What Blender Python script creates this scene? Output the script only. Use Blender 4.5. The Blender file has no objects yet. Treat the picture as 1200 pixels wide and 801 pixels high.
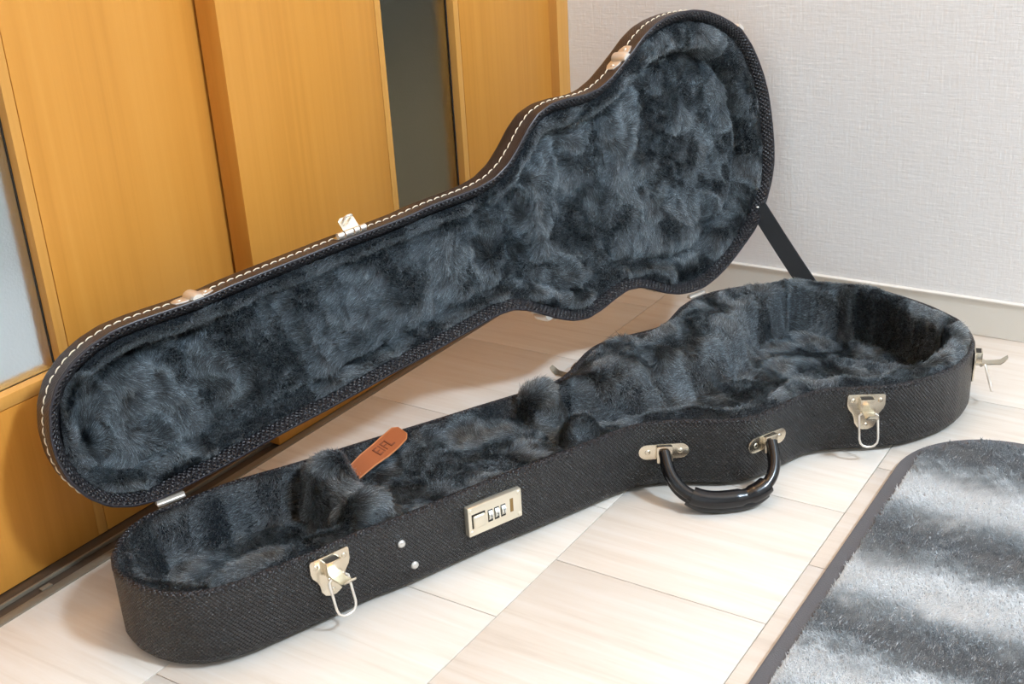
import bpy, bmesh, math
import numpy as np
from mathutils import Matrix, Vector
from mathutils.geometry import delaunay_2d_cdt

# ------------------------------------------------------------------ camera, world, light, exposure
sc = bpy.context.scene
COL = sc.collection
sc.view_settings.view_transform = 'Standard'
sc.view_settings.look = 'None'
sc.view_settings.gamma = 1.0
sc.view_settings.exposure = -0.07
sc.cycles.use_denoising = True
sc.cycles.max_bounces = 10
sc.cycles.diffuse_bounces = 6
sc.cycles.sample_clamp_indirect = 4.0

cam_d = bpy.data.cameras.new('camera')
cam = bpy.data.objects.new('camera', cam_d)
COL.objects.link(cam)
CR = ((0.8401182834821269, -0.17030890506229954, 0.5149719862434512),
      (0.5396264665585544, 0.3583842255849267, -0.7618162661963984),
      (-0.05481374233323286, 0.9179082871988753, 0.392988333087705))
M = Matrix(CR).to_4x4()
M.translation = (0.0, 0.0, 0.6935)
cam.matrix_world = M
cam_d.sensor_width = 36.0
cam_d.lens = 42.535
cam_d.clip_start = 0.02
cam_d.dof.use_dof = False
sc.camera = cam

world = bpy.data.worlds.new('world')
sc.world = world
world.use_nodes = True
world.node_tree.nodes['Background'].inputs['Color'].default_value = (0.80, 0.88, 1.0, 1)
world.node_tree.nodes['Background'].inputs['Strength'].default_value = 0.3


def area(name, loc, target, size, power, color=(1, 1, 1), size_y=None):
    d = bpy.data.lights.new(name, 'AREA')
    d.energy = power
    d.color = color
    d.size = size
    if size_y:
        d.shape = 'RECTANGLE'
        d.size_y = size_y
    o = bpy.data.objects.new(name, d)
    COL.objects.link(o)
    o.location = loc
    o.rotation_euler = (Vector(target) - Vector(loc)).to_track_quat('-Z', 'Y').to_euler()
    return o


KEY_W, FILL_W, HALL_W = 116.0, 8.0, 28.0
area('key_lamp', (2.05, 0.92, 2.95), (-0.60, 0.98, 0.05), 0.36, KEY_W, (0.82, 1.01, 1.20))
area('warm_fill', (0.15, 0.55, 2.60), (0.15, 0.56, 0.0), 1.2, FILL_W, (1.0, 0.48, 0.10))  # added orange fill from overhead to warm the ambient light
area('warm_shade_fill', (-0.72, 1.32, 2.5), (-0.76, 1.32, 0.0), 0.4, 9.0, (1.0, 0.52, 0.15))  # added fill, warms the shaded floor between lid and doors
area('hall_glass_fill', (-1.9, 0.75, 2.2), (-1.9, 0.9, 0.0), 0.5, HALL_W, (0.82, 0.93, 1.06))  # added light behind the doors to brighten the left glass strip
area('hall_far_fill', (-1.9, 2.9, 2.2), (-1.9, 2.9, 0.0), 0.5, 8.0, (1.0, 1.0, 0.75))  # second added light, lifts the dark right glass strip a little


# ------------------------------------------------------------------ small helpers


def lin(r, g, b):
    f = lambda c: c / 12.92 if c <= 0.04045 else ((c + 0.055) / 1.055) ** 2.4
    return (f(r / 255), f(g / 255), f(b / 255), 1.0)


def new_mat(name, color, rough=0.5, metal=0.0, spec=0.5):
    m = bpy.data.materials.new(name)
    m.use_nodes = True
    p = m.node_tree.nodes['Principled BSDF']
    p.inputs['Base Color'].default_value = color if len(color) == 4 else (*color, 1)
    p.inputs['Roughness'].default_value = rough
    p.inputs['Metallic'].default_value = metal
    p.inputs['Specular IOR Level'].default_value = spec
    return m


def nd(m, t, **kw):
    n = m.node_tree.nodes.new(t)
    for k, v in kw.items():
        if k in n.inputs.keys():
            n.inputs[k].default_value = v
        else:
            setattr(n, k, v)
    return n


def lk(m, a, b):
    m.node_tree.links.new(a, b)


def P(m):
    return m.node_tree.nodes['Principled BSDF']


def mth(m, op, a, b=None):
    n = nd(m, 'ShaderNodeMath', operation=op)
    for i, x in enumerate((a, b)):
        if x is None:
            continue
        if isinstance(x, (int, float)):
            n.inputs[i].default_value = x
        else:
            lk(m, x, n.inputs[i])
    return n.outputs[0]


def ramp(m, fac, stops):
    n = nd(m, 'ShaderNodeValToRGB')
    e = n.color_ramp.elements
    while len(e) < len(stops):
        e.new(0.5)
    for x, (p, c) in zip(e, stops):
        x.position = p
        x.color = c if len(c) == 4 else (*c, 1)
    lk(m, fac, n.inputs['Fac'])
    return n.outputs['Color']


def bump(m, h, strength, dist=0.001):
    b = nd(m, 'ShaderNodeBump', Strength=strength, Distance=dist)
    lk(m, h, b.inputs['Height'])
    lk(m, b.outputs['Normal'], P(m).inputs['Normal'])
    return b


def link(name, data, mat=None, parent=None, smooth=None, label=None, kind=None):
    o = bpy.data.objects.new(name, data)
    COL.objects.link(o)
    if mat is not None:
        data.materials.append(mat)
    if parent is not None:
        o.parent = parent
    if smooth is not None and hasattr(data, 'polygons'):
        data.polygons.foreach_set('use_smooth', [True] * len(data.polygons))
        if smooth > 0:
            data.set_sharp_from_angle(angle=math.radians(smooth))
    if label:
        o['label'] = label
    if kind:
        o['kind'] = kind
    return o


def pydata(name, verts, faces):
    me = bpy.data.meshes.new(name)
    me.from_pydata([tuple(map(float, v)) for v in verts], [], [tuple(map(int, f)) for f in faces])
    me.update()
    return me


def text_part(name, body, size, extrude, mat, parent, space=1.0):
    f = bpy.data.curves.new(name, 'FONT')
    f.body = body
    f.size = size
    f.space_line = space
    f.align_x = 'CENTER'
    f.align_y = 'CENTER'
    f.extrude = extrude
    tmp = bpy.data.objects.new(name, f)
    COL.objects.link(tmp)
    dg = bpy.context.evaluated_depsgraph_get()
    me = bpy.data.meshes.new_from_object(tmp.evaluated_get(dg))
    bpy.data.objects.remove(tmp)
    return link(name, me, mat, parent)


class MB:
    """collects shapes of ONE part"""

    def __init__(s):
        s.v, s.f = [], []

    def add(s, v, f):
        k = len(s.v)
        s.v += [tuple(map(float, x)) for x in v]
        s.f += [tuple(i + k for i in q) for q in f]
        return s

    def box(s, a, b, bev=0.0):
        (x0, y0, z0), (x1, y1, z1) = a, b
        if bev <= 0:
            return s.add([(x0, y0, z0), (x1, y0, z0), (x1, y1, z0), (x0, y1, z0), (x0, y0, z1), (x1, y0, z1), (x1, y1, z1), (x0, y1, z1)],
                         [(3, 2, 1, 0), (4, 5, 6, 7), (0, 1, 5, 4), (1, 2, 6, 5), (2, 3, 7, 6), (3, 0, 4, 7)])
        bm = bmesh.new()
        bmesh.ops.create_cube(bm, size=1.0)
        for v in bm.verts:
            v.co = Vector(((x0 + x1) / 2 + v.co.x * (x1 - x0), (y0 + y1) / 2 + v.co.y * (y1 - y0), (z0 + z1) / 2 + v.co.z * (z1 - z0)))
        bmesh.ops.bevel(bm, geom=bm.edges[:], offset=bev, segments=2, affect='EDGES', profile=0.5)
        bm.verts.index_update()
        s.add([v.co for v in bm.verts], [[v.index for v in f.verts] for f in bm.faces])
        bm.free()
        return s

    def prism(s, poly, c0, c1, bev=0.0):
        """polygon in (a, b) extruded along c"""
        bm = bmesh.new()
        vs = [bm.verts.new((x, y, c0)) for x, y in poly]
        f = bm.faces.new(vs)
        r = bmesh.ops.extrude_face_region(bm, geom=[f])
        top = [g for g in r['geom'] if isinstance(g, bmesh.types.BMVert)]
        for v in top:
            v.co.z = c1
        if bev > 0:
            ts = set(top)
            ed = [e for e in bm.edges if e.verts[0] in ts and e.verts[1] in ts]
            bmesh.ops.bevel(bm, geom=ed, offset=bev, segments=2, affect='EDGES', profile=0.6)
        bmesh.ops.recalc_face_normals(bm, faces=bm.faces[:])
        bm.verts.index_update()
        s.add([v.co for v in bm.verts], [[v.index for v in q.verts] for q in bm.faces])
        bm.free()
        return s

    def tube(s, path, rad, seg=10, flat=1.0, up=None, closed=False):
        path = [Vector(p) for p in path]
        n = len(path)
        rad = rad if hasattr(rad, '__len__') else [rad] * n
        vs, fs = [], []
        ref = Vector(up) if up else None
        prev = None
        for i, p in enumerate(path):
            if closed:
                t = path[(i + 1) % n] - path[i - 1]
            else:
                t = path[min(i + 1, n - 1)] - path[max(i - 1, 0)]
            t.normalize()
            if ref is not None:
                a = (ref - t * ref.dot(t)).normalized()
            elif prev is None:
                a = t.orthogonal().normalized()
            else:
                a = (prev - t * prev.dot(t)).normalized()
            prev = a
            b = t.cross(a)
            for k in range(seg):
                q = 2 * math.pi * k / seg
                vs.append(p + a * (rad[i] * math.cos(q)) + b * (rad[i] * flat * math.sin(q)))
        m = n if closed else n - 1
        for i in range(m):
            for k in range(seg):
                j = (i + 1) % n
                fs.append((i * seg + k, i * seg + (k + 1) % seg, j * seg + (k + 1) % seg, j * seg + k))
        if not closed:
            fs.append(tuple(range(seg))[::-1])
            fs.append(tuple((n - 1) * seg + k for k in range(seg)))
        return s.add(vs, fs)

    def cyl(s, a, b, r, seg=14):
        a, b = Vector(a), Vector(b)
        return s.tube([a, b], r, seg)

    def dome(s, c, r, h, seg=12):
        """a rivet head on plane c=const, axis +c"""
        x, y, z = c
        vs, fs = [], []
        rings = 4
        for i in range(rings):
            q = i / rings * math.pi / 2
            for k in range(seg):
                w = 2 * math.pi * k / seg
                vs.append((x + r * math.cos(q) * math.cos(w), y + r * math.cos(q) * math.sin(w), z + h * math.sin(q)))
        vs.append((x, y, z + h))
        for i in range(rings - 1):
            for k in range(seg):
                fs.append((i * seg + k, i * seg + (k + 1) % seg, (i + 1) * seg + (k + 1) % seg, (i + 1) * seg + k))
        for k in range(seg):
            fs.append(((rings - 1) * seg + k, (rings - 1) * seg + (k + 1) % seg, len(vs) - 1))
        return s.add(vs, fs)

    def build(s, name, mat, parent=None, smooth=40, **kw):
        return link(name, pydata(name, s.v, s.f), mat, parent, smooth, **kw)


def waves(seed, n, wl0, wl1):
    """a smooth random field made of n plane waves with lengths wl0..wl1"""
    r = np.random.default_rng(seed)
    ang = r.uniform(0, 2 * np.pi, n)
    k = 2 * np.pi / np.exp(r.uniform(np.log(wl0), np.log(wl1), n))
    ph = r.uniform(0, 2 * np.pi, n)

    def f(x, y):
        x = np.asarray(x)[..., None]
        y = np.asarray(y)[..., None]
        return np.sin(x * k * np.cos(ang) + y * k * np.sin(ang) + ph).sum(-1) / math.sqrt(n / 2)
    return f


def sst(a, b, x):
    t = np.clip((x - a) / (b - a), 0, 1)
    return t * t * (3 - 2 * t)


# ------------------------------------------------------------------ materials
def wood_mat(name, col, seed=0.0):
    m = new_mat(name, col, 0.42, 0, 0.35)
    tc = nd(m, 'ShaderNodeTexCoord')
    mp = nd(m, 'ShaderNodeMapping')
    mp.inputs['Scale'].default_value = (70, 70, 1.3)
    mp.inputs['Location'].default_value = (seed, seed, seed)
    lk(m, tc.outputs['Object'], mp.inputs['Vector'])
    n1 = nd(m, 'ShaderNodeTexNoise', Scale=1.0, Detail=5.0, Roughness=0.65)
    lk(m, mp.outputs['Vector'], n1.inputs['Vector'])
    mp2 = nd(m, 'ShaderNodeMapping')
    mp2.inputs['Scale'].default_value = (9, 9, 0.5)
    mp2.inputs['Location'].default_value = (seed * 2, seed, 0)
    lk(m, tc.outputs['Object'], mp2.inputs['Vector'])
    n2 = nd(m, 'ShaderNodeTexNoise', Scale=1.0, Detail=3.0)
    lk(m, mp2.outputs['Vector'], n2.inputs['Vector'])
    s = mth(m, 'ADD', mth(m, 'MULTIPLY', n1.outputs['Fac'], 0.6), mth(m, 'MULTIPLY', n2.outputs['Fac'], 0.4))
    c = np.array(col[:3])
    lk(m, ramp(m, s, [(0.3, tuple(c * (0.86, 0.82, 0.74))), (0.5, tuple(c)), (0.7, tuple(np.minimum(c * (1.07, 1.12, 1.25), 1)))]), P(m).inputs['Base Color'])
    bump(m, n1.outputs['Fac'], 0.10, 0.0006)
    return m


WOOD = (0.60, 0.258, 0.042, 1)
M_WOOD = wood_mat('orange_wood', WOOD, 0.0)
M_WOOD2 = wood_mat('orange_wood_edge', (0.64, 0.31, 0.07, 1), 3.1)
M_TRACK = new_mat('dark_bronze_track', lin(74, 62, 52), 0.35, 0.25)
M_TRACKL = new_mat('grey_bronze_track', lin(128, 118, 102), 0.38, 0.35)

M_GLASS = new_mat('frosted_glass', (0.92, 0.96, 0.95, 1), 0.34)
P(M_GLASS).inputs['Transmission Weight'].default_value = 1.0
P(M_GLASS).inputs['IOR'].default_value = 1.25
tc = nd(M_GLASS, 'ShaderNodeTexCoord')
n = nd(M_GLASS, 'ShaderNodeTexNoise', Scale=420.0, Detail=1.0)
lk(M_GLASS, tc.outputs['Object'], n.inputs['Vector'])
bump(M_GLASS, n.outputs['Fac'], 0.35, 0.001)

M_WALL = new_mat('white_wallpaper', (0.79, 0.79, 0.785, 1), 0.75, 0, 0.25)
tc = nd(M_WALL, 'ShaderNodeTexCoord')
hs = []
for scv, wgt in (((40, 40, 420), 0.8), ((420, 420, 40), 1.0), ((170, 170, 170), 0.5), ((18, 18, 200), 0.5), ((200, 200, 18), 0.6)):
    mp = nd(M_WALL, 'ShaderNodeMapping')
    mp.inputs['Scale'].default_value = scv
    lk(M_WALL, tc.outputs['Object'], mp.inputs['Vector'])
    n = nd(M_WALL, 'ShaderNodeTexNoise', Scale=1.0, Detail=2.0)
    lk(M_WALL, mp.outputs['Vector'], n.inputs['Vector'])
    hs.append(mth(M_WALL, 'MULTIPLY', n.outputs['Fac'], wgt))
h = hs[0]
for q in hs[1:]:
    h = mth(M_WALL, 'ADD', h, q)
bump(M_WALL, h, 0.30, 0.0014)
M_PLAIN = new_mat('plain_white_wall', (0.74, 0.73, 0.71, 1), 0.8)
M_HALL = new_mat('hall_wall', lin(120, 126, 118), 0.8)
M_BASEB = new_mat('ivory_baseboard', (0.70, 0.68, 0.62, 1), 0.45)
M_BASECAP = new_mat('ivory_baseboard_cap', (0.74, 0.72, 0.67, 1), 0.45)


def tile_mat(name, seed):
    m = new_mat(name, (0.76, 0.69, 0.60, 1), 0.36, 0, 0.35)
    tc = nd(m, 'ShaderNodeTexCoord')
    oi = nd(m, 'ShaderNodeObjectInfo')
    off = nd(m, 'ShaderNodeVectorMath', operation='ADD')
    cx = nd(m, 'ShaderNodeCombineXYZ')
    lk(m, mth(m, 'MULTIPLY', oi.outputs['Random'], 40.0), cx.inputs[0])
    lk(m, mth(m, 'MULTIPLY', oi.outputs['Random'], 23.0), cx.inputs[1])
    lk(m, tc.outputs['Object'], off.inputs[0])
    lk(m, cx.outputs[0], off.inputs[1])
    out = []
    for scv, rot in (((6, 95, 1), 0.06), ((2.2, 26, 1), -0.08)):
        mp = nd(m, 'ShaderNodeMapping')
        mp.inputs['Scale'].default_value = scv
        mp.inputs['Rotation'].default_value = (0, 0, rot)
        lk(m, off.outputs[0], mp.inputs['Vector'])
        n = nd(m, 'ShaderNodeTexNoise', Scale=1.0, Detail=4.0, Roughness=0.6, Distortion=0.6)
        lk(m, mp.outputs['Vector'], n.inputs['Vector'])
        out.append(n.outputs['Fac'])
    s = mth(m, 'ADD', mth(m, 'MULTIPLY', out[0], 0.5), mth(m, 'MULTIPLY', out[1], 0.5))
    lk(m, ramp(m, s, [(0.30, (0.56, 0.485, 0.41)), (0.46, (0.655, 0.59, 0.515)), (0.60, (0.695, 0.645, 0.585)), (0.75, (0.715, 0.675, 0.63))]), P(m).inputs['Base Color'])
    bump(m, out[0], 0.06, 0.0004)
    return m


M_TILE = tile_mat('cream_stone_tile', 0)
M_GROUT = new_mat('tile_joint', lin(190, 172, 150), 0.8)

# black embossed vinyl, in UV metres (along the wall, up the wall)


def vinyl(name, col, pitch, strength, rough=0.34):
    m = new_mat(name, col, rough, 0, 0.55)
    uv = nd(m, 'ShaderNodeUVMap')
    sp = nd(m, 'ShaderNodeSeparateXYZ')
    lk(m, uv.outputs['UV'], sp.inputs[0])
    k = math.pi / pitch
    a = mth(m, 'MULTIPLY', mth(m, 'ADD', sp.outputs[0], mth(m, 'MULTIPLY', sp.outputs[1], 0.85)), k)
    b = mth(m, 'MULTIPLY', mth(m, 'SUBTRACT', sp.outputs[0], mth(m, 'MULTIPLY', sp.outputs[1], 1.25)), k)
    h = mth(m, 'ABSOLUTE', mth(m, 'MULTIPLY', mth(m, 'SINE', a), mth(m, 'SINE', b)))
    h = mth(m, 'POWER', h, 0.7)
    vo = nd(m, 'ShaderNodeTexNoise', Scale=260.0, Detail=1.0)
    lk(m, uv.outputs['UV'], vo.inputs['Vector'])
    h = mth(m, 'MULTIPLY', h, mth(m, 'ADD', mth(m, 'MULTIPLY', vo.outputs['Fac'], 1.6), 0.1))
    n = nd(m, 'ShaderNodeTexNoise', Scale=900.0, Detail=1.0)
    lk(m, uv.outputs['UV'], n.inputs['Vector'])
    h2 = mth(m, 'ADD', h, mth(m, 'MULTIPLY', n.outputs['Fac'], 0.5))
    bump(m, h2, strength, 0.0015)
    lk(m, mth(m, 'SUBTRACT', rough + 0.16, mth(m, 'MULTIPLY', h, 0.26)), P(m).inputs['Roughness'])
    return m


M_VINYL = vinyl('black_embossed_vinyl', lin(20, 18, 19), 0.0042, 0.8, 0.27)
M_LIP = vinyl('black_woven_lip', lin(20, 19, 24), 0.0060, 1.0, 0.30)
M_LIDV = vinyl('dark_brown_black_vinyl', lin(50, 38, 34), 0.0042, 0.20, 0.42)
M_PIPE = new_mat('black_piping', lin(38, 36, 42), 0.30)
M_THREAD = new_mat('white_thread', lin(232, 222, 198), 0.7)
M_BLACK = new_mat('black_plastic', lin(17, 18, 21), 0.18)
M_RUBBER = new_mat('black_rubber', lin(24, 23, 23), 0.6)
M_STRAP = new_mat('dark_webbing', lin(42, 46, 50), 0.6)
M_LINING = new_mat('dark_plush_backing', lin(26, 30, 34), 0.95, 0, 0.1)
M_NICKEL = new_mat('satin_nickel', (0.72, 0.66, 0.54, 1), 0.27, 1.0)
M_WARMN = new_mat('polished_nickel', (0.80, 0.75, 0.68, 1), 0.30, 0.7)
M_LOCK = new_mat('ivory_nickel', (0.80, 0.75, 0.62, 1), 0.33, 0.8)
M_DIAL = new_mat('dial_silver', (0.75, 0.74, 0.68, 1), 0.35, 0.6)
M_RIVET = new_mat('rivet_silver', (0.72, 0.72, 0.70, 1), 0.3, 0.9)
M_DARK = new_mat('dark_recess', (0.02, 0.016, 0.012, 1), 0.7)
M_BRASSD = new_mat('dark_brass', (0.30, 0.20, 0.08, 1), 0.4, 0.8)
M_INK = new_mat('dial_ink', lin(70, 68, 70), 0.6)
M_LEATHER = new_mat('tan_leather', lin(142, 74, 34), 0.5)
n = nd(M_LEATHER, 'ShaderNodeTexNoise', Scale=260.0, Detail=3.0)
bump(M_LEATHER, n.outputs['Fac'], 0.2, 0.0006)
M_LEATHERE = new_mat('pale_leather_edge', lin(178, 112, 66), 0.6)
M_LEATHERD = new_mat('pressed_leather', lin(104, 48, 18), 0.55)

M_FUR = bpy.data.materials.new('charcoal_plush')
M_FUR.use_nodes = True
pf = P(M_FUR)
pf.inputs['Roughness'].default_value = 0.55
pf.inputs['Specular IOR Level'].default_value = 0.5
pf.inputs['Sheen Weight'].default_value = 0.0
hi = nd(M_FUR, 'ShaderNodeHairInfo')
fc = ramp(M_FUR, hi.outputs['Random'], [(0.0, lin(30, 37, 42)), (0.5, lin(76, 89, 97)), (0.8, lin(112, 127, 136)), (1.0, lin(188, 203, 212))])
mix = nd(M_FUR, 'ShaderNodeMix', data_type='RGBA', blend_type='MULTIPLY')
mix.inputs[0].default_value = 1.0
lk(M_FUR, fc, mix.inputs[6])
lk(M_FUR, ramp(M_FUR, hi.outputs['Intercept'], [(0.0, (0.01, 0.01, 0.012)), (0.5, (0.10, 0.10, 0.105)), (0.85, (0.8, 0.8, 0.8)), (1.0, (1.5, 1.5, 1.5))]), mix.inputs[7])  # roots darkened and tips brightened: shade between strands put into the colour
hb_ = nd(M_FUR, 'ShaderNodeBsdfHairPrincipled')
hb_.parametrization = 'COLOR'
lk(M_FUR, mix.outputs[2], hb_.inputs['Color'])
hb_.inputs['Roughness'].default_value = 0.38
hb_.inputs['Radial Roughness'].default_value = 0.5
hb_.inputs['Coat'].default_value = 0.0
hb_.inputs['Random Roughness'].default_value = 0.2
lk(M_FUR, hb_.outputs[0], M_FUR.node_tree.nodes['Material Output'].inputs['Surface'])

M_PILEBACK = new_mat('pale_pile_backing', lin(190, 194, 197), 0.9, 0, 0.1)
M_RUGBASE = new_mat('grey_rug_backing', lin(98, 98, 101), 0.9, 0, 0.1)
n = nd(M_RUGBASE, 'ShaderNodeTexNoise', Scale=700.0, Detail=2.0)
bump(M_RUGBASE, n.outputs['Fac'], 0.5, 0.001)
M_PILE = bpy.data.materials.new('striped_rug_pile')
M_PILE.use_nodes = True
pp = P(M_PILE)
pp.inputs['Roughness'].default_value = 0.8
pp.inputs['Specular IOR Level'].default_value = 0.2
at = nd(M_PILE, 'ShaderNodeAttribute', attribute_name='stripe')
rc = ramp(M_PILE, at.outputs['Fac'], [(0.0, lin(168, 172, 175)), (0.4, lin(200, 204, 206)), (0.75, lin(242, 244, 245)), (1.0, lin(252, 253, 253))])
hi = nd(M_PILE, 'ShaderNodeHairInfo')
mix = nd(M_PILE, 'ShaderNodeMix', data_type='RGBA', blend_type='MULTIPLY')
mix.inputs[0].default_value = 1.0
lk(M_PILE, rc, mix.inputs[6])
lk(M_PILE, ramp(M_PILE, hi.outputs['Random'], [(0.0, (0.90, 0.90, 0.90)), (1.0, (1.0, 1.0, 1.0))]), mix.inputs[7])
lk(M_PILE, mix.outputs[2], pp.inputs['Base Color'])

# ------------------------------------------------------------------ the setting
XD = -0.992       # front of the near sliding door
YW = 1.654        # white wall


def slab(name, a, b, mat, parent=None, kind='structure', bev=0.0, **kw):
    return MB().box(a, b, bev).build(name, mat, parent, 40 if bev else None, kind=kind, **kw)


floor = slab('floor', (-2.6, -1.6, -0.06), (2.4, 4.2, -0.0035), M_GROUT)
TX, TY, GAP = 0.2275, 0.2208, 0.0008
X0 = -0.5628
tile_me = None
for i in range(-2, 13):
    xa = X0 + i * TX
    off = 0.0 if i % 2 == 0 else -0.110
    for j in range(-10, 6):
        ya = 0.8880 + off + j * TY
        yb = ya + TY
        xb = xa + TX
        x0, x1, y0, y1 = xa, xb, ya, yb
        if yb > YW:
            y1 = YW
        if y1 - y0 < 0.01 or y1 < -0.9:
            continue
        if x0 < -0.983:
            x0 = -0.983
        if x1 - x0 < 0.01:
            continue
        full = (x0 == xa and y1 == yb)
        if full and tile_me is not None:
            o = link('tile', tile_me, None, floor)
        else:
            mb = MB().box((-(x1 - x0) / 2 + GAP / 2, -(y1 - y0) / 2 + GAP / 2, -0.0032), ((x1 - x0) / 2 - GAP / 2, (y1 - y0) / 2 - GAP / 2, 0.0), 0.0006)
            o = mb.build('tile', M_TILE, floor, 30)
            if full:
                tile_me = o.data
        o.location = ((x0 + x1) / 2, (y0 + y1) / 2, 0)

slab('wall_far', (-1.03, YW, -0.06), (2.4, YW + 0.1, 3.2), M_WALL)
slab('wall_left', (-1.07, -1.6, 2.0), (-0.985, YW, 3.2), M_PLAIN)
slab('wall_left_near', (-1.07, -1.6, 0.0), (-0.985, 0.22, 2.0), M_PLAIN)
slab('wall_right', (2.4, -1.6, -0.06), (2.5, YW + 0.1, 3.2), M_PLAIN)
slab('wall_near', (-1.07, -1.7, -0.06), (2.5, -1.6, 3.2), M_PLAIN)
slab('ceiling', (-2.7, -1.7, 3.2), (2.5, 4.2, 3.26), M_PLAIN)
slab('wall_hall', (-2.7, -1.7, -0.06), (-2.6, 1.62, 3.2), M_PLAIN)
slab('wall_hall_far', (-2.7, 1.62, -0.06), (-2.6, 4.2, 3.2), M_HALL)
slab('floor_hall', (-2.6, -1.6, -0.0034), (-1.08, 1.62, 0.0), M_PLAIN)
slab('hall_light_block', (-2.6, 1.20, -0.06), (-1.064, 1.25, 3.2), M_PLAIN)  # unseen blocker, added to keep the hall light off the right glass
slab('wall_hall_end', (-2.6, 4.1, -0.06), (-0.95, 4.2, 3.2), M_HALL)
slab('wall_hall_start', (-2.6, -1.7, -0.06), (-1.07, -1.6, 3.2), M_HALL)
slab('wall_hall_side', (-1.03, YW + 0.1, -0.06), (-0.95, 4.1, 3.2), M_HALL)

bb = slab('baseboard_far', (-0.977, YW - 0.007, 0.0005), (2.4, YW, 0.051), M_BASEB)
MB().box((-0.977, YW - 0.009, 0.051), (2.4, YW, 0.0545), 0.0012).build('cap', M_BASECAP, bb, 40)

# track in front of the sliding doors: grey nosing, dark groove, bright ridge, dark bed
tr = slab('trim_1', (-1.075, -1.6, -0.003), (-0.9822, YW, -0.0012), M_TRACK)
MB().box((-0.9935, -1.6, -0.0012), (-0.9822, YW, 0.0022), 0.0008).build('nosing', M_TRACKL, tr, 40)
MB().box((-1.0112, -1.6, -0.0012), (-1.0082, YW, 0.0035), 0.0008).build('ridge', M_TRACKL, tr, 40)
MB().box((-1.0265, -1.6, -0.0012), (-1.0112, YW, 0.0022), 0.0005).build('rail_bed', M_TRACK, tr, 40)
MB().box((-1.003, 0.592, -0.0012), (-0.9965, 0.605, 0.0012), 0.0008).build('track_stop', M_TRACKL, tr, 40)

# corner post
slab('trim_2', (-1.07, 1.621, 0.0), (-0.977, YW, 2.0), M_WOOD2, bev=0.0012)


def door(name, xf, th, y0, yg0, yg1, y1, rec):
    """a sliding door: two wood panels with a frosted glass strip between, a rail under the glass"""
    d = slab(name, (xf - th, y0 + 0.004, 0.004), (xf - th + 0.004, yg0 - 0.0005, 1.99), M_WOOD)   # the inner skin
    st = 0.0115
    zl = 0.2025
    MB().box((xf - th, y0, 0.0028), (xf, yg0 - st - 0.0008, 1.995), 0.0006).build('panel', M_WOOD, d, 30)
    MB().box((xf - th, yg1 + st + 0.0008, 0.0028), (xf, y1, 1.995), 0.0006).build('panel', M_WOOD, d, 30)
    MB().box((xf - th, yg0 - st, 0.0028), (xf, yg0, 1.995), 0.0006).build('edge_strip', M_WOOD2, d, 30)
    MB().box((xf - th, yg1, 0.0028), (xf, yg1 + st, 1.995), 0.0006).build('edge_strip', M_WOOD2, d, 30)
    MB().box((xf - th, yg0, zl - 0.0135), (xf, yg1, zl), 0.0006).build('glass_ledge', M_WOOD2, d, 30)
    MB().box((xf - th, yg0 + 0.0003, 0.0028), (xf, yg1 - 0.0003, zl - 0.0143), 0.0006).build('bottom_rail', M_WOOD, d, 30)
    MB().box((xf - rec - 0.004, yg0, zl), (xf - rec, yg1, 1.995)).build('glass', M_GLASS, d, None)
    MB().box((xf - rec, yg1 - 0.0016, zl), (xf - rec + 0.0016, yg1, 1.995)).build('gasket', M_DARK, d, None)
    MB().box((xf - rec, yg0, zl), (xf - rec + 0.0016, yg0 + 0.0016, 1.995)).build('gasket', M_DARK, d, None)
    return d


door('door_1', -1.0265, 0.034, 0.23, 0.530, 0.6905, 0.965, 0.013)
door('door_2', XD, 0.031, 0.941, 1.218, 1.3735, 1.640, 0.013)

# ------------------------------------------------------------------ the case: outlines in case coordinates

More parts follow.
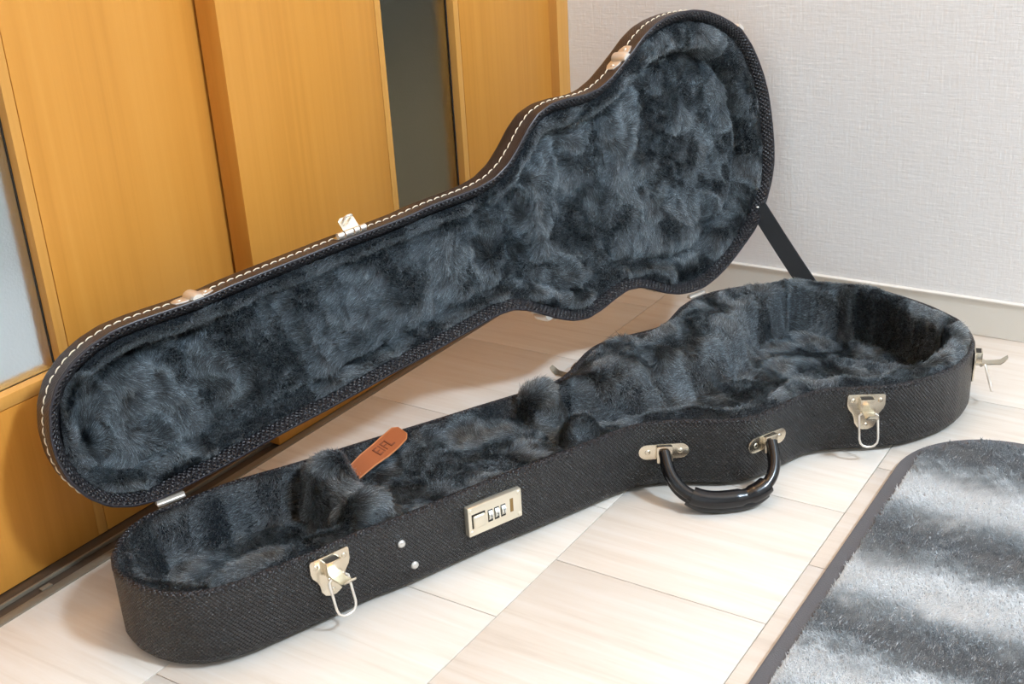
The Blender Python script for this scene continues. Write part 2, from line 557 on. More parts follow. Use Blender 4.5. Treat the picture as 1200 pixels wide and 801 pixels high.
# traced outlines of the two halves, in mm: (along the hinge line, away from it)
BASE = [[-84.5, 57.6], [-92.6, 81.2], [-92.5, 106.2], [-86.6, 130.7], [-75.3, 153.0], [-57.9, 170.8], [-35.3, 181.7], [-10.7, 186.7], [14.5, 188.3], [39.7, 189.2], [64.9, 191.1], [90.1, 190.5], [115.2, 191.4], [140.1, 195.4], [165.2, 198.1], [190.4, 199.0], [215.6, 199.8], [240.8, 201.0], [266.0, 202.6], [291.1, 205.5], [316.2, 207.9], [341.3, 209.7], [366.5, 211.8], [391.6, 213.8], [416.8, 215.5], [441.6, 218.9], [465.0, 228.3], [484.8, 243.5], [502.3, 261.7], [519.6, 280.0], [539.8, 294.6], [564.1, 300.3], [589.3, 302.0], [614.5, 301.4], [639.5, 303.0], [662.2, 312.4], [681.8, 328.2], [700.6, 345.1], [721.5, 358.7], [744.6, 368.7], [769.0, 375.1], [793.8, 379.0], [819.0, 379.2], [843.7, 374.3], [867.7, 367.1], [890.0, 355.4], [909.5, 339.6], [927.1, 321.7], [941.2, 301.0], [949.3, 277.2], [956.7, 253.1], [960.3, 228.2], [962.5, 203.0], [962.8, 177.8], [962.1, 152.9], [955.1, 128.8], [944.0, 106.2], [930.7, 84.8], [914.8, 65.3], [894.4, 50.9], [873.0, 37.5], [851.3, 24.7], [828.1, 14.9], [804.1, 7.4], [779.2, 5.3], [754.2, 8.3], [730.0, 15.4], [707.2, 26.0], [684.4, 36.7], [660.2, 41.9], [635.6, 37.3], [611.5, 29.9], [587.0, 24.2], [562.2, 26.4], [538.4, 34.7], [516.2, 46.5], [494.0, 58.5], [470.6, 67.6], [445.7, 69.5], [420.9, 65.4], [395.9, 61.8], [371.0, 57.7], [346.1, 53.8], [321.0, 50.5], [296.0, 47.2], [271.1, 43.2], [246.2, 39.1], [221.3, 35.2], [196.3, 31.5], [171.3, 28.2], [146.2, 25.3], [121.4, 20.9], [96.7, 15.9], [71.9, 11.2], [46.8, 9.2], [21.6, 9.4], [-3.7, 9.2], [-28.8, 10.6], [-51.7, 20.0], [-69.9, 37.1]]
LID = [[-9.8, 3.4], [-34.7, 6.4], [-57.9, 15.4], [-76.3, 32.4], [-88.9, 53.9], [-95.2, 78.2], [-95.3, 103.4], [-89.9, 127.9], [-78.0, 149.8], [-59.2, 166.2], [-36.9, 177.9], [-12.9, 185.4], [12.2, 188.1], [37.4, 189.1], [62.6, 190.0], [87.8, 191.7], [112.7, 195.4], [137.8, 197.9], [163.0, 200.4], [188.1, 202.7], [213.2, 205.0], [238.3, 207.4], [263.5, 209.5], [288.7, 211.5], [313.8, 213.4], [339.0, 215.5], [363.9, 219.3], [389.0, 221.5], [414.2, 223.2], [439.3, 225.6], [463.9, 231.0], [486.0, 242.5], [504.9, 259.2], [522.2, 277.5], [541.9, 293.0], [565.6, 300.7], [590.7, 302.0], [616.0, 301.4], [640.9, 304.5], [664.1, 313.8], [685.5, 327.1], [706.4, 341.2], [726.7, 356.2], [749.0, 367.8], [773.1, 374.4], [798.1, 376.9], [823.4, 376.4], [848.0, 371.5], [871.5, 362.7], [893.9, 351.1], [914.4, 336.7], [930.0, 317.0], [941.9, 294.8], [951.3, 271.4], [958.0, 247.2], [961.0, 222.1], [962.6, 197.0], [962.8, 171.7], [960.6, 147.1], [952.9, 123.1], [941.1, 100.9], [927.0, 80.0], [910.3, 61.4], [889.2, 47.6], [867.8, 34.3], [845.8, 22.1], [822.4, 12.6], [798.1, 6.3], [773.1, 5.9], [748.2, 9.5], [724.3, 17.5], [701.8, 28.9], [678.6, 38.7], [654.1, 41.5], [629.7, 35.5], [605.6, 28.1], [580.9, 23.7], [556.2, 27.9], [532.9, 37.3], [510.8, 49.5], [488.4, 61.0], [464.6, 68.9], [439.6, 68.6], [414.7, 64.6], [389.8, 60.7], [364.9, 56.5], [340.0, 52.4], [315.0, 49.0], [290.0, 45.8], [265.0, 42.1], [240.1, 38.1], [215.1, 34.3], [190.2, 30.6], [165.1, 27.5], [140.1, 24.2], [115.1, 20.5], [90.2, 16.2], [65.3, 12.2], [40.3, 8.7], [15.3, 5.7]]
TH = 1.6946105
HB = 0.0841
CT, ST = math.cos(TH), math.sin(TH)


def smooth_closed(pts, n, sig=0.0035):
    p = np.array(pts) / 1000.0
    p = np.vstack([p, p[:1]])
    s = np.r_[0, np.cumsum(np.linalg.norm(np.diff(p, axis=0), axis=1))]
    t = np.linspace(0, s[-1], 4000, endpoint=False)
    q = np.stack([np.interp(t, s, p[:, i]) for i in (0, 1)], 1)
    fr = np.fft.fftfreq(4000, s[-1] / 4000)
    g = np.exp(-2 * (np.pi * fr * sig) ** 2)
    q = np.fft.ifft(np.fft.fft(q, axis=0) * g[:, None], axis=0).real
    q = np.vstack([q, q[:1]])
    s = np.r_[0, np.cumsum(np.linalg.norm(np.diff(q, axis=0), axis=1))]
    t = np.linspace(0, s[-1], n, endpoint=False)
    return np.stack([np.interp(t, s, q[:, i]) for i in (0, 1)], 1), s[-1]


NO = 420
OB, LB = smooth_closed(BASE, NO)
OL, LL = smooth_closed(LID, NO)


def inward(O):
    t = np.roll(O, -1, 0) - np.roll(O, 1, 0)
    t /= np.linalg.norm(t, axis=1)[:, None]
    nrm = np.stack([-t[:, 1], t[:, 0]], 1)
    A = 0.5 * np.sum(O[:, 0] * np.roll(O[:, 1], -1) - np.roll(O[:, 0], -1) * O[:, 1])
    return nrm if A > 0 else -nrm


NB, NL = inward(OB), inward(OL)


def bpt(u, v, z):
    return (u, -v, z)


def lpt(u, v, w):
    return (u, -(v * CT - w * ST), HB + v * ST + w * CT)


def dist_to(O, Q):
    out = np.empty(len(Q))
    A = O
    AB = np.roll(O, -1, 0) - O
    L2 = (AB ** 2).sum(1)
    for a in range(0, len(Q), 2000):
        q = Q[a:a + 2000, None]
        t = np.clip(((q - A) * AB).sum(2) / L2, 0, 1)
        out[a:a + 2000] = np.linalg.norm(q - (A + t[..., None] * AB), axis=2).min(1)
    return out


case = bpy.data.objects.new('guitar_case', None)
COL.objects.link(case)
case.location = (-0.8969, 0.6886, 0.0)
case.rotation_euler = (0, 0, math.atan2(0.9513, 0.3083))
case['label'] = 'open black vinyl guitar case lined with charcoal plush, lid raised, on the tiled floor'
case['category'] = 'guitar case'


def sweep(O, N, L, prof, fn, cap=None):
    """profile of (inset, height) swept round an outline; returns a mesh with UV in metres"""
    n, m = len(O), len(prof)
    vs = []
    for o, z in prof:
        R = O + N * o
        vs += [fn(R[i, 0], R[i, 1], z) for i in range(n)]
    fs, uvs = [], []
    pl = [0.0]
    for a, b in zip(prof[:-1], prof[1:]):
        pl.append(pl[-1] + math.hypot(b[0] - a[0], b[1] - a[1]))
    for r in range(m - 1):
        for i in range(n):
            j = (i + 1) % n
            fs.append((r * n + i, r * n + j, (r + 1) * n + j, (r + 1) * n + i))
            s0, s1 = L * i / n, L * (i + 1) / n
            uvs.append(((s0, pl[r]), (s1, pl[r]), (s1, pl[r + 1]), (s0, pl[r + 1])))
    if cap == 'first':
        fs.append(tuple(range(n)))
        uvs.append([(O[i, 0], O[i, 1]) for i in range(n)])
    if cap == 'last':
        fs.append(tuple((m - 1) * n + i for i in range(n)))
        uvs.append([(O[i, 0], O[i, 1]) for i in range(n)])
    me = pydata('shell', vs, fs)
    uvl = me.uv_layers.new(name='UVMap')
    flat = [c for f in uvs for q in f for c in q]
    uvl.data.foreach_set('uv', flat)
    bm = bmesh.new()
    bm.from_mesh(me)
    bmesh.ops.recalc_face_normals(bm, faces=bm.faces[:])
    bm.to_mesh(me)
    bm.free()
    return me


ZB = 0.003
base_shell = link('base_shell', sweep(OB, NB, LB, [(0.013, ZB), (0.0065, ZB + 0.0008), (0.002, ZB + 0.004), (0.0, ZB + 0.010), (0, 0.03), (0, 0.055), (0, HB - 0.005), (0.0004, HB - 0.003)], bpt, 'first'),
                  M_VINYL, case, 50)
link('rim_binding', sweep(OB, NB, LB, [(0.0002, HB - 0.0042), (-0.0004, HB - 0.0030), (-0.0002, HB - 0.0012), (0.0008, HB), (0.0025, HB + 0.0006), (0.0045, HB + 0.0002), (0.0062, HB - 0.0020), (0.0070, HB - 0.0065), (0.0074, HB - 0.016)], bpt),
     M_LIP, base_shell, 60)

# lid: outer wall and crowned back in one mesh
lprof = [(0.0045, -0.0002), (0.0012, -0.0008), (0, 0.0006), (0, 0.004), (0, 0.020), (0.0, 0.036), (0.0016, 0.042), (0.006, 0.047), (0.014, 0.0505), (0.03, 0.0535), (0.05, 0.0555)]
lid_shell = link('lid_shell', sweep(OL, NL, LL, lprof, lpt, 'last'), M_LIDV, case, 50)
link('rim_edge', sweep(OL, NL, LL, [(0.0008, 0.0030), (-0.0007, 0.0016), (-0.0006, -0.0006), (0.0008, -0.0014), (0.0022, -0.0008)], lpt), M_PIPE, lid_shell, 60)
link('inner_lip', sweep(OL, NL, LL, [(0.0015, -0.0009), (0.0045, -0.0008), (0.0085, 0.0030), (0.0120, 0.0085), (0.0135, 0.0160)], lpt), M_LIP, lid_shell, 60)

# stitching along the lid wall
mb = MB()
p_st, w_st = 0.0104, 0.0185
ns = int(LL / p_st)
ss = np.arange(NO + 1) / NO * LL
OLc = np.vstack([OL, OL[:1]])
NLc = np.vstack([NL, NL[:1]])
for k in range(ns):
    pts = []
    for q in (0.06, 0.26, 0.5, 0.74, 0.92):
        s = (k + q) * p_st % LL
        u, v = np.interp(s, ss, OLc[:, 0]), np.interp(s, ss, OLc[:, 1])
        a, b = np.interp(s, ss, NLc[:, 0]), np.interp(s, ss, NLc[:, 1])
        lift = -0.0012 * math.sin(math.pi * (q - 0.06) / 0.86) + 0.0002
        pts.append(Vector(lpt(u + a * lift, v + b * lift, w_st + 0.0012 * (q - 0.5))))
    mb.tube(pts, [0.0004, 0.00068, 0.0007, 0.00068, 0.0004], 6)
mb.build('stitching', M_THREAD, lid_shell, 60, kind='stuff')

# ------------------------------------------------------------------ plush linings
wv1, wv2, wv3 = waves(3, 30, 0.05, 0.14), waves(5, 30, 0.018, 0.05), waves(8, 26, 0.006, 0.016)


def lobes(x, c, s):
    return np.exp(-((x - c) / s) ** 2)


def base_height(u, v, d):
    hw = sst(0.43, 0.50, u)                       # 0 in the neck, 1 in the body
    front = sst(0.10, 0.16, v - 0.15 * hw)        # towards the handle side
    # ledge width, wall run and floor height
    Lw = 0.010 + 0.022 * front
    Lw = np.where(u < -0.03, 0.016, Lw)
    back = 1 - sst(0.10, 0.20, v)
    Lb = 0.024 + 0.006 * sst(0.70, 0.80, u) + 0.040 * back * sst(0.46, 0.52, u) * (1 - sst(0.80, 0.88, u))
    Lw = Lw * (1 - hw) + Lb * hw
    Wn = 0.020 + hw * (0.006 + 0.050 * back * (1 - sst(0.72, 0.84, u)))
    rt = sst(0.74, 0.84, u)
    Wn = Wn * (1 - rt) + 0.006 * rt
    zf = 0.034 * (1 - hw) + (0.030 - 0.014 * sst(0.70, 0.92, u)) * hw
    # accessory compartment between the two neck rests
    cmp_ = sst(0.155, 0.170, u) * (1 - sst(0.375, 0.392, u))
    Lw = Lw * (1 - cmp_) + 0.008 * cmp_
    Wn = Wn * (1 - cmp_) + 0.012 * cmp_
    zf = zf * (1 - cmp_) + (HB - 0.015) * cmp_
    top = HB - 0.0065 + 0.0055 * np.sin(np.pi * np.clip((d + 0.002) / (Lw + 0.006), 0, 1)) + 0.004 * hw * sst(0.002, 0.015, d)
    z = top + (zf - top) * sst(Lw, Lw + Wn, d)
    # neck rests: two furry cushions with a saddle between
    c1 = 0.153 - 0.16 * (v - 0.04)
    h1 = 0.068 + 0.034 * lobes(v, 0.068, 0.036) + 0.034 * lobes(v, 0.163, 0.027)
    k1 = np.clip(1 - (np.abs(u - c1) / 0.027) ** 4, 0, 1) ** 0.5 * sst(0.004, 0.016, d)
    z = np.where(k1 > 0, np.maximum(z, 0.032 + (h1 - 0.032) * k1), z)
    c2 = 0.418 - 0.19 * (v - 0.06)
    h2 = 0.062 + 0.040 * lobes(v, 0.098, 0.042) + 0.040 * lobes(v, 0.186, 0.022)
    k2 = np.clip(1 - (np.abs(u - c2) / 0.026) ** 4, 0, 1) ** 0.5 * sst(0.003, 0.014, d)
    z = np.where(k2 > 0, np.maximum(z, 0.034 + (h2 - 0.034) * k2), z)
    # bolster running from the second rest into the upper bout
    z = z + 0.014 * hw * np.exp(-((u - 0.53) / 0.05) ** 2 - ((v - 0.115) / 0.030) ** 2)
    z = z + (0.0016 * wv1(u, v) + 0.0010 * wv2(u, v)) * sst(0.004, 0.02, d)
    return z


def lid_depth(u, v, d):
    hw = sst(0.44, 0.50, u)
    head = 1 - sst(0.075, 0.115, u - 0.10 * (v - 0.1))
    right = sst(0.66, 0.80, u)
    Lr = 0.026 * (1 - hw) + (0.030 + 0.016 * right) * hw
    roll = 0.0125 - 0.0065 * np.sin(np.pi * np.clip((d - 0.010) / (Lr - 0.008), 0, 1))
    pad = 0.016 * (1 - hw) + 0.026 * hw + 0.016 * head
    groove = (0.010 + 0.020 * right * hw) * np.exp(-((d - Lr - 0.004) / (0.006 + 0.001 * right)) ** 2)
    w = roll + (pad - roll) * sst(Lr - 0.004, Lr + 0.012, d) + groove
    w = w - 0.012 * hw * np.exp(-((u - 0.76) / 0.028) ** 2 - ((v - 0.085) / 0.03) ** 2)
    w = w - 0.010 * np.exp(-((u - 0.585) / 0.022) ** 2 - ((v - 0.075) / 0.024) ** 2)
    w = w + 0.006 * hw * np.exp(-((u - 0.62) / 0.07) ** 2 - ((v - 0.2) / 0.06) ** 2)
    return w + (0.0022 * wv1(u + 1, v) + 0.0013 * wv2(u + 1, v)) * sst(0.012, 0.03, d)


def lining_mesh(name, O, N, inset, fld, fn, grid):
    R = O + N * inset
    R = R[::2]
    lo, hi_ = R.min(0), R.max(0)
    gx, gy = np.meshgrid(np.arange(lo[0], hi_[0], grid), np.arange(lo[1], hi_[1], grid))
    r = np.random.default_rng(1)
    Q = np.stack([gx.ravel(), gy.ravel()], 1) + r.uniform(-0.2, 0.2, (gx.size, 2)) * grid
    # inside test
    ins = np.zeros(len(Q), bool)
    A, B = R, np.roll(R, -1, 0)
    for a, b in zip(A, B):
        c = (a[1] > Q[:, 1]) != (b[1] > Q[:, 1])
        with np.errstate(divide='ignore', invalid='ignore'):
            x = (b[0] - a[0]) * (Q[:, 1] - a[1]) / (b[1] - a[1]) + a[0]
        ins ^= c & (Q[:, 0] < x)
    Q = Q[ins]
    Q = Q[dist_to(R, Q) > grid * 0.6]
    allp = np.vstack([R, Q])
    nb = len(R)
    res = delaunay_2d_cdt([Vector((float(x), float(y))) for x, y in allp], [(i, (i + 1) % nb) for i in range(nb)], [], 1, 1e-7)
    V = np.array([tuple(v) for v in res[0]])
    F = [tuple(f) for f in res[2]]
    d = dist_to(O, V)
    H = fld(V[:, 0], V[:, 1], d)
    W = np.array([fn(a, b, c) for (a, b), c in zip(V, H)])
    me = pydata(name, W, F)
    want = Vector(fn(0, 0, 1 if fn is bpt else -1)) - Vector(fn(0, 0, 0))
    if sum(p.normal.dot(want) for p in me.polygons) < 0:
        me.flip_normals()
        me.update()
    return me, V


def strands(name, me, uv, n, length, radius, flow, parent, mat, up=0.55, jitter=0.21, seed=0, thin=None, attr=None, label=None, steep=False):
    """plush as real hair strands rooted on a mesh; flow(u,v) gives the nap direction on the surface"""
    r = np.random.default_rng(seed)
    me.calc_loop_triangles()
    nv = len(me.vertices)
    V = np.empty(nv * 3)
    me.vertices.foreach_get('co', V)
    V = V.reshape(-1, 3)
    Nn = np.empty(nv * 3, dtype=np.float32)
    me.vertices.foreach_get('normal', Nn)
    Nn = Nn.reshape(-1, 3).astype(float)
    T = np.empty(len(me.loop_triangles) * 3, dtype=np.int32)
    me.loop_triangles.foreach_get('vertices', T)
    T = T.reshape(-1, 3)
    ar = np.linalg.norm(np.cross(V[T[:, 1]] - V[T[:, 0]], V[T[:, 2]] - V[T[:, 0]]), axis=1)
    idx = r.choice(len(T), n, p=ar / ar.sum())
    a = r.uniform(0, 1, (n, 2))
    fl_ = a.sum(1) > 1
    a[fl_] = 1 - a[fl_]
    bc = np.stack([1 - a.sum(1), a[:, 0], a[:, 1]], 1)
    tri = T[idx]
    root = (V[tri] * bc[..., None]).sum(1)
    nor = (Nn[tri] * bc[..., None]).sum(1)
    nor /= np.linalg.norm(nor, axis=1)[:, None]
    q = (uv[tri] * bc[..., None]).sum(1)
    f3 = flow(q[:, 0], q[:, 1])                       # (n,3) in the mesh's own space
    f3 = f3 - nor * (f3 * nor).sum(1)[:, None]
    ln = length * r.uniform(0.7, 1.15, n)
    if thin is not None:
        ln = ln * thin(q[:, 0], q[:, 1])
    jit = r.normal(0, jitter, (n, 3))
    t = np.array([0.0, 0.36, 0.7, 1.0])
    if steep:
        ln = ln * (0.45 + 0.55 * sst(0.25, 0.75, nor[:, 2]))
    d0 = nor * up + f3 * 0.35 + jit * 0.6
    d1 = f3 * 0.75 - nor * 0.12 + jit * 0.5
    pts = root[:, None] + ln[:, None, None] * (d0[:, None] * t[None, :, None] + d1[:, None] * (t ** 2)[None, :, None])
    cu = bpy.data.hair_curves.new(name)
    cu.add_curves([4] * n)
    cu.position_data.foreach_set('vector', pts.astype(np.float32).ravel())
    ra = cu.attributes.get('radius') or cu.attributes.new('radius', 'FLOAT', 'POINT')
    ra.data.foreach_set('value', np.tile(np.array([1.0, 0.95, 0.7, 0.25]) * radius, n).astype(np.float32))
    if attr is not None:
        at_ = cu.attributes.new(attr[0], 'FLOAT', 'CURVE')
        at_.data.foreach_set('value', attr[1](q[:, 0], q[:, 1]).astype(np.float32))
    return link(name, cu, mat, parent, None, label, kind='stuff')   # pile nobody could count


fa, fb, fc_ = waves(21, 24, 0.12, 0.35), waves(22, 24, 0.045, 0.11), waves(23, 24, 0.012, 0.035)


def base_flow(u, v):
    ang = 1.1 * fa(u, v) + 0.8 * fb(u, v) + 0.15 * fc_(u, v) + 2.2
    mag = 0.95 + 0.85 * np.tanh(0.35 + 1.0 * fb(u + 3, v) + 0.7 * fa(u + 7, v)) + 0.15 * fc_(u + 1, v)
    du, dv = np.cos(ang) * mag, np.sin(ang) * mag
    return np.stack([du, -dv, 0 * du], 1)


def lid_flow(u, v):
    neck = sst(0.12, 0.16, u) * (1 - sst(0.38, 0.43, u)) * sst(0.06, 0.09, v)
    ang = (1.15 * fa(u + 2, v) + 0.9 * fb(u + 2, v)) * (1 - 0.8 * neck) + 0.15 * fc_(u, v) + 4.4 * (1 - neck) + 3.3 * neck
    topband = sst(0.150, 0.168, v - 0.06 * u) * (1 - sst(0.42, 0.48, u))
    bias = 0.9 * neck - 1.3 * topband
    mag = 0.80 + 0.85 * np.tanh(1.0 * fb(u + 5, v) + 0.8 * fa(u + 9, v) + bias) + 0.15 * fc_(u + 1, v)
    du, dv = np.cos(ang) * mag, np.sin(ang) * mag
    return np.stack([du, -dv * CT, dv * ST], 1)


NF = 430000
me, uvq = lining_mesh('base_lining', OB, NB, 0.0058, base_height, bpt, 0.0045)
base_lining = link('base_lining', me, M_LINING, case, 0, label='charcoal plush lining with two neck cushions')
def shorter_at_rim(O, e0):
    def f(u, v):
        d = dist_to(O[::3], np.stack([u, v], 1))
        return 0.30 + 0.70 * sst(e0, e0 + 0.016, d)
    return f


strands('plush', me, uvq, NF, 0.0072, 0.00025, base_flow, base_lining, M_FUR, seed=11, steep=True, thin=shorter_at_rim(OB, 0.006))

me, uvq = lining_mesh('lid_lining', OL, NL, 0.0132, lid_depth, lpt, 0.0045)
lid_lining = link('lid_lining', me, M_LINING, case, 0)
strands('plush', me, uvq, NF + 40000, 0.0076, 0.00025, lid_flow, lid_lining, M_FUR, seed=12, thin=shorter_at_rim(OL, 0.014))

# ------------------------------------------------------------------ hardware on the case


def frame_on(O, N, uu, vv, hgt, lid=False):
    """matrix at the outline point nearest (uu,vv): x along the wall, y up the wall (towards the rim), z outwards"""
    i = int(np.argmin((O[:, 0] - uu) ** 2 + (O[:, 1] - vv) ** 2))
    nb_ = -N[i]
    p = O[i]
    if lid:
        o3 = Vector(lpt(nb_[0], nb_[1], 0)) - Vector(lpt(0, 0, 0))
        y3 = -(Vector(lpt(0, 0, 1)) - Vector(lpt(0, 0, 0)))
        pos = Vector(lpt(p[0], p[1], hgt))
    else:
        o3 = Vector((nb_[0], -nb_[1], 0))
        y3 = Vector((0, 0, 1))
        pos = Vector((p[0], -p[1], hgt))
    x3 = y3.cross(o3)
    m = Matrix((x3, y3, o3)).transposed().to_4x4()
    m.translation = pos
    return m


mm = 0.001


def poly(*pts):
    return [(a * mm, b * mm) for a, b in pts]


SHIELD = poly((-20, 0), (-21.5, -2), (-21.5, -13), (-20, -18), (-15.5, -24), (-13.5, -29), (-12.5, -36), (-9, -41.5), (-3, -44.5), (3, -44.5), (9, -41.5), (12.5, -36), (13.5, -29), (15.5, -24), (20, -18), (21.5, -13), (21.5, -2), (20, 0))


def copy_tree(o, parent):
    c = o.copy()
    COL.objects.link(c)
    c.parent = parent
    for ch in list(o.children):
        copy_tree(ch, c)
    return c


def make_latch():
    pl = MB().prism(SHIELD[::-1], 0.0, 1.6 * mm, 0.7 * mm)
    plate = pl.build('latch', M_NICKEL, case, 40)
    for x, y in ((-15.5, -7.5), (15.5, -7.5), (0, -38.5)):
        MB().dome((x * mm, y * mm, 1.5 * mm), 2.9 * mm, 1.3 * mm).build('rivet', M_NICKEL, plate, 60)
    ch = MB()
    ch.box((-8.5 * mm, -17 * mm, 1.2 * mm), (-7.0 * mm, -3.5 * mm, 9.5 * mm), 0.4 * mm)
    ch.box((7.0 * mm, -17 * mm, 1.2 * mm), (8.5 * mm, -3.5 * mm, 9.5 * mm), 0.4 * mm)
    ch.box((-8.5 * mm, -17 * mm, 8.2 * mm), (8.5 * mm, -3.5 * mm, 9.8 * mm), 0.5 * mm)
    ch.build('channel', M_NICKEL, plate, 40)
    MB().box((-7 * mm, -4.4 * mm, 1.4 * mm), (7 * mm, -3.7 * mm, 8.2 * mm)).build('channel_shade', M_DARK, plate, None)  # dark plate standing in for the shade inside the hollow channel
    lv = MB()
    lv.prism(poly((-6.5, -17), (6.5, -17), (7, -20.5), (-7, -20.5))[::-1], 3 * mm, 12 * mm, 0.4 * mm)
    # folded-out lever, seen from the side it runs outwards with its tip turned up
    sec = [(9, -18.2, 5.5), (15, -19.0, 6.0), (24, -18.0, 6.0), (31, -17.0, 7.0), (36, -12.8, 6.5), (39, -9.5, 4.5)]
    vs, fs = [], []
    for c, b, hwid in sec:
        for dy in (0.8, -0.8):
            vs += [(-hwid * mm, (b + dy) * mm, c * mm), (hwid * mm, (b + dy) * mm, c * mm)]
    for i in range(len(sec) - 1):
        a, b = i * 4, (i + 1) * 4
        fs += [(a, a + 1, b + 1, b), (a + 2, b + 2, b + 3, a + 3), (a, b, b + 2, a + 2), (a + 1, a + 3, b + 3, b + 1)]
    fs += [(0, 2, 3, 1), (len(vs) - 4, len(vs) - 3, len(vs) - 1, len(vs) - 2)]
    lv.add(vs, fs)
    lv.cyl((-8 * mm, -20 * mm, 9 * mm), (8 * mm, -20 * mm, 9 * mm), 1.8 * mm)
    lv.build('lever', M_NICKEL, plate, 35)
    w, ln = 10.5, 36
    pts = [(-w, 0), (-w, -ln + 9), (-w + 1.3, -ln + 4.2), (-w + 4.6, -ln + 1), (-w + 8, -ln), (w - 8, -ln), (w - 4.6, -ln + 1), (w - 1.3, -ln + 4.2), (w, -ln + 9), (w, 0)]
    ca, sa = math.cos(math.radians(17)), math.sin(math.radians(17))
    loop = [((x) * mm, (-20.5 + y * ca) * mm, (14 - y * sa) * mm) for x, y in [(-w + 3, 2)] + pts + [(w - 3, 2)]]
    MB().tube(loop, 1.35 * mm, 8).build('bail', M_WARMN, plate, 60)
    return plate


latch = make_latch()
latch['label'] = 'nickel drawbolt latch with open lever'
LATCHES = [(0.0745, 0.191), (0.6960, 0.338), (0.8900, 0.356), (0.528, 0.0405)]
for k, (u, v) in enumerate(LATCHES):
    o = latch if k == 0 else copy_tree(latch, case)
    o.matrix_local = frame_on(OB, NB, u, v, HB - 0.0075)

# catches on the lid
WING = poly((-22, -4), (-21, -9), (-14, -12.5), (-7, -12), (7, -12), (14, -12.5), (21, -9), (22, -4), (21, 4), (13, 7.5), (-13, 7.5), (-21, 4))


def make_catch():
    c = MB().prism(WING, 0, 1.6 * mm, 0.8 * mm).build('latch_catch', M_WARMN, case, 40)
    hump = []
    for s_ in range(9):
        q = math.pi * s_ / 8
        hump.append((-7.5 * math.cos(q) * mm, 1.2 * mm + 6.0 * math.sin(q) * mm))
    vs, fs = [], []
    for b in (-9 * mm, 9 * mm, 13.5 * mm):
        k = 1.0 if b < 12 * mm else 0.78
        vs += [(x * k, b, z * (1 if k == 1 else 0.7)) for x, z in hump]
    for r_ in range(2):
        for i in range(8):
            fs.append((r_ * 9 + i, r_ * 9 + i + 1, (r_ + 1) * 9 + i + 1, (r_ + 1) * 9 + i))
    fs += [tuple(range(9))[::-1], tuple(range(18, 27))]
    MB().add(vs, fs).build('keeper', M_WARMN, c, 50)
    for x in (-14.5, 14.5):
        MB().dome((x * mm, -2.5 * mm, 1.5 * mm), 2.8 * mm, 1.2 * mm).build('rivet', M_WARMN, c, 60)
    return c


catch = make_catch()
for k, (u, v) in enumerate([(0.0745, 0.191), (0.6975, 0.337), (0.9080, 0.341), (0.5209, 0.0436)]):
    o = catch if k == 0 else copy_tree(catch, case)
    o.matrix_local = frame_on(OL, NL, u, v, 0.0125, True)

# hasp of the combination lock, standing open on the lid
hm = frame_on(OL, NL, 0.2650, 0.2096, 0.0125, True)
hasp = MB().prism(poly((-19, -6), (19, -6), (19, 5), (-19, 5)), 0, 1.5 * mm, 0.5 * mm).build('lock_hasp', M_NICKEL, case, 40)
hasp.matrix_local = hm
for x0, x1 in ((-18, -11), (-9, -3), (-1, 9), (11, 18)):
    MB().cyl((x0 * mm, 5 * mm, 4 * mm), (x1 * mm, 5 * mm, 4 * mm), 3.6 * mm).build('hinge_barrel', M_WARMN, hasp, 50)
leaf = MB()
a = math.radians(38)
R_ = lambda x, t, o=0.0: (x * mm, (5 - t * math.sin(a) - o * math.cos(a)) * mm, (4 + t * math.cos(a) - o * math.sin(a)) * mm)
vs = [R_(-12, 2), (R_(8, 2)), R_(8, 16), R_(4, 19), R_(-8, 19), R_(-12, 16)]
vs2 = [R_(-12, 2, 1.4), (R_(8, 2, 1.4)), R_(8, 16, 1.4), R_(4, 19, 1.4), R_(-8, 19, 1.4), R_(-12, 16, 1.4)]
leaf.add(vs + vs2, [(0, 1, 2, 3, 4, 5), (11, 10, 9, 8, 7, 6)] + [(i, i + 6, (i + 1) % 6 + 6, (i + 1) % 6) for i in range(6)])
leaf.build('hasp_leaf', M_NICKEL, hasp, 35)
MB().tube([R_(-6, 14, 1), R_(-6, 14, -9), R_(-4, 14, -11), R_(1, 14, -11), R_(3, 14, -9), R_(3, 14, 1)], 1.5 * mm, 8).build('staple', M_WARMN, hasp, 60)

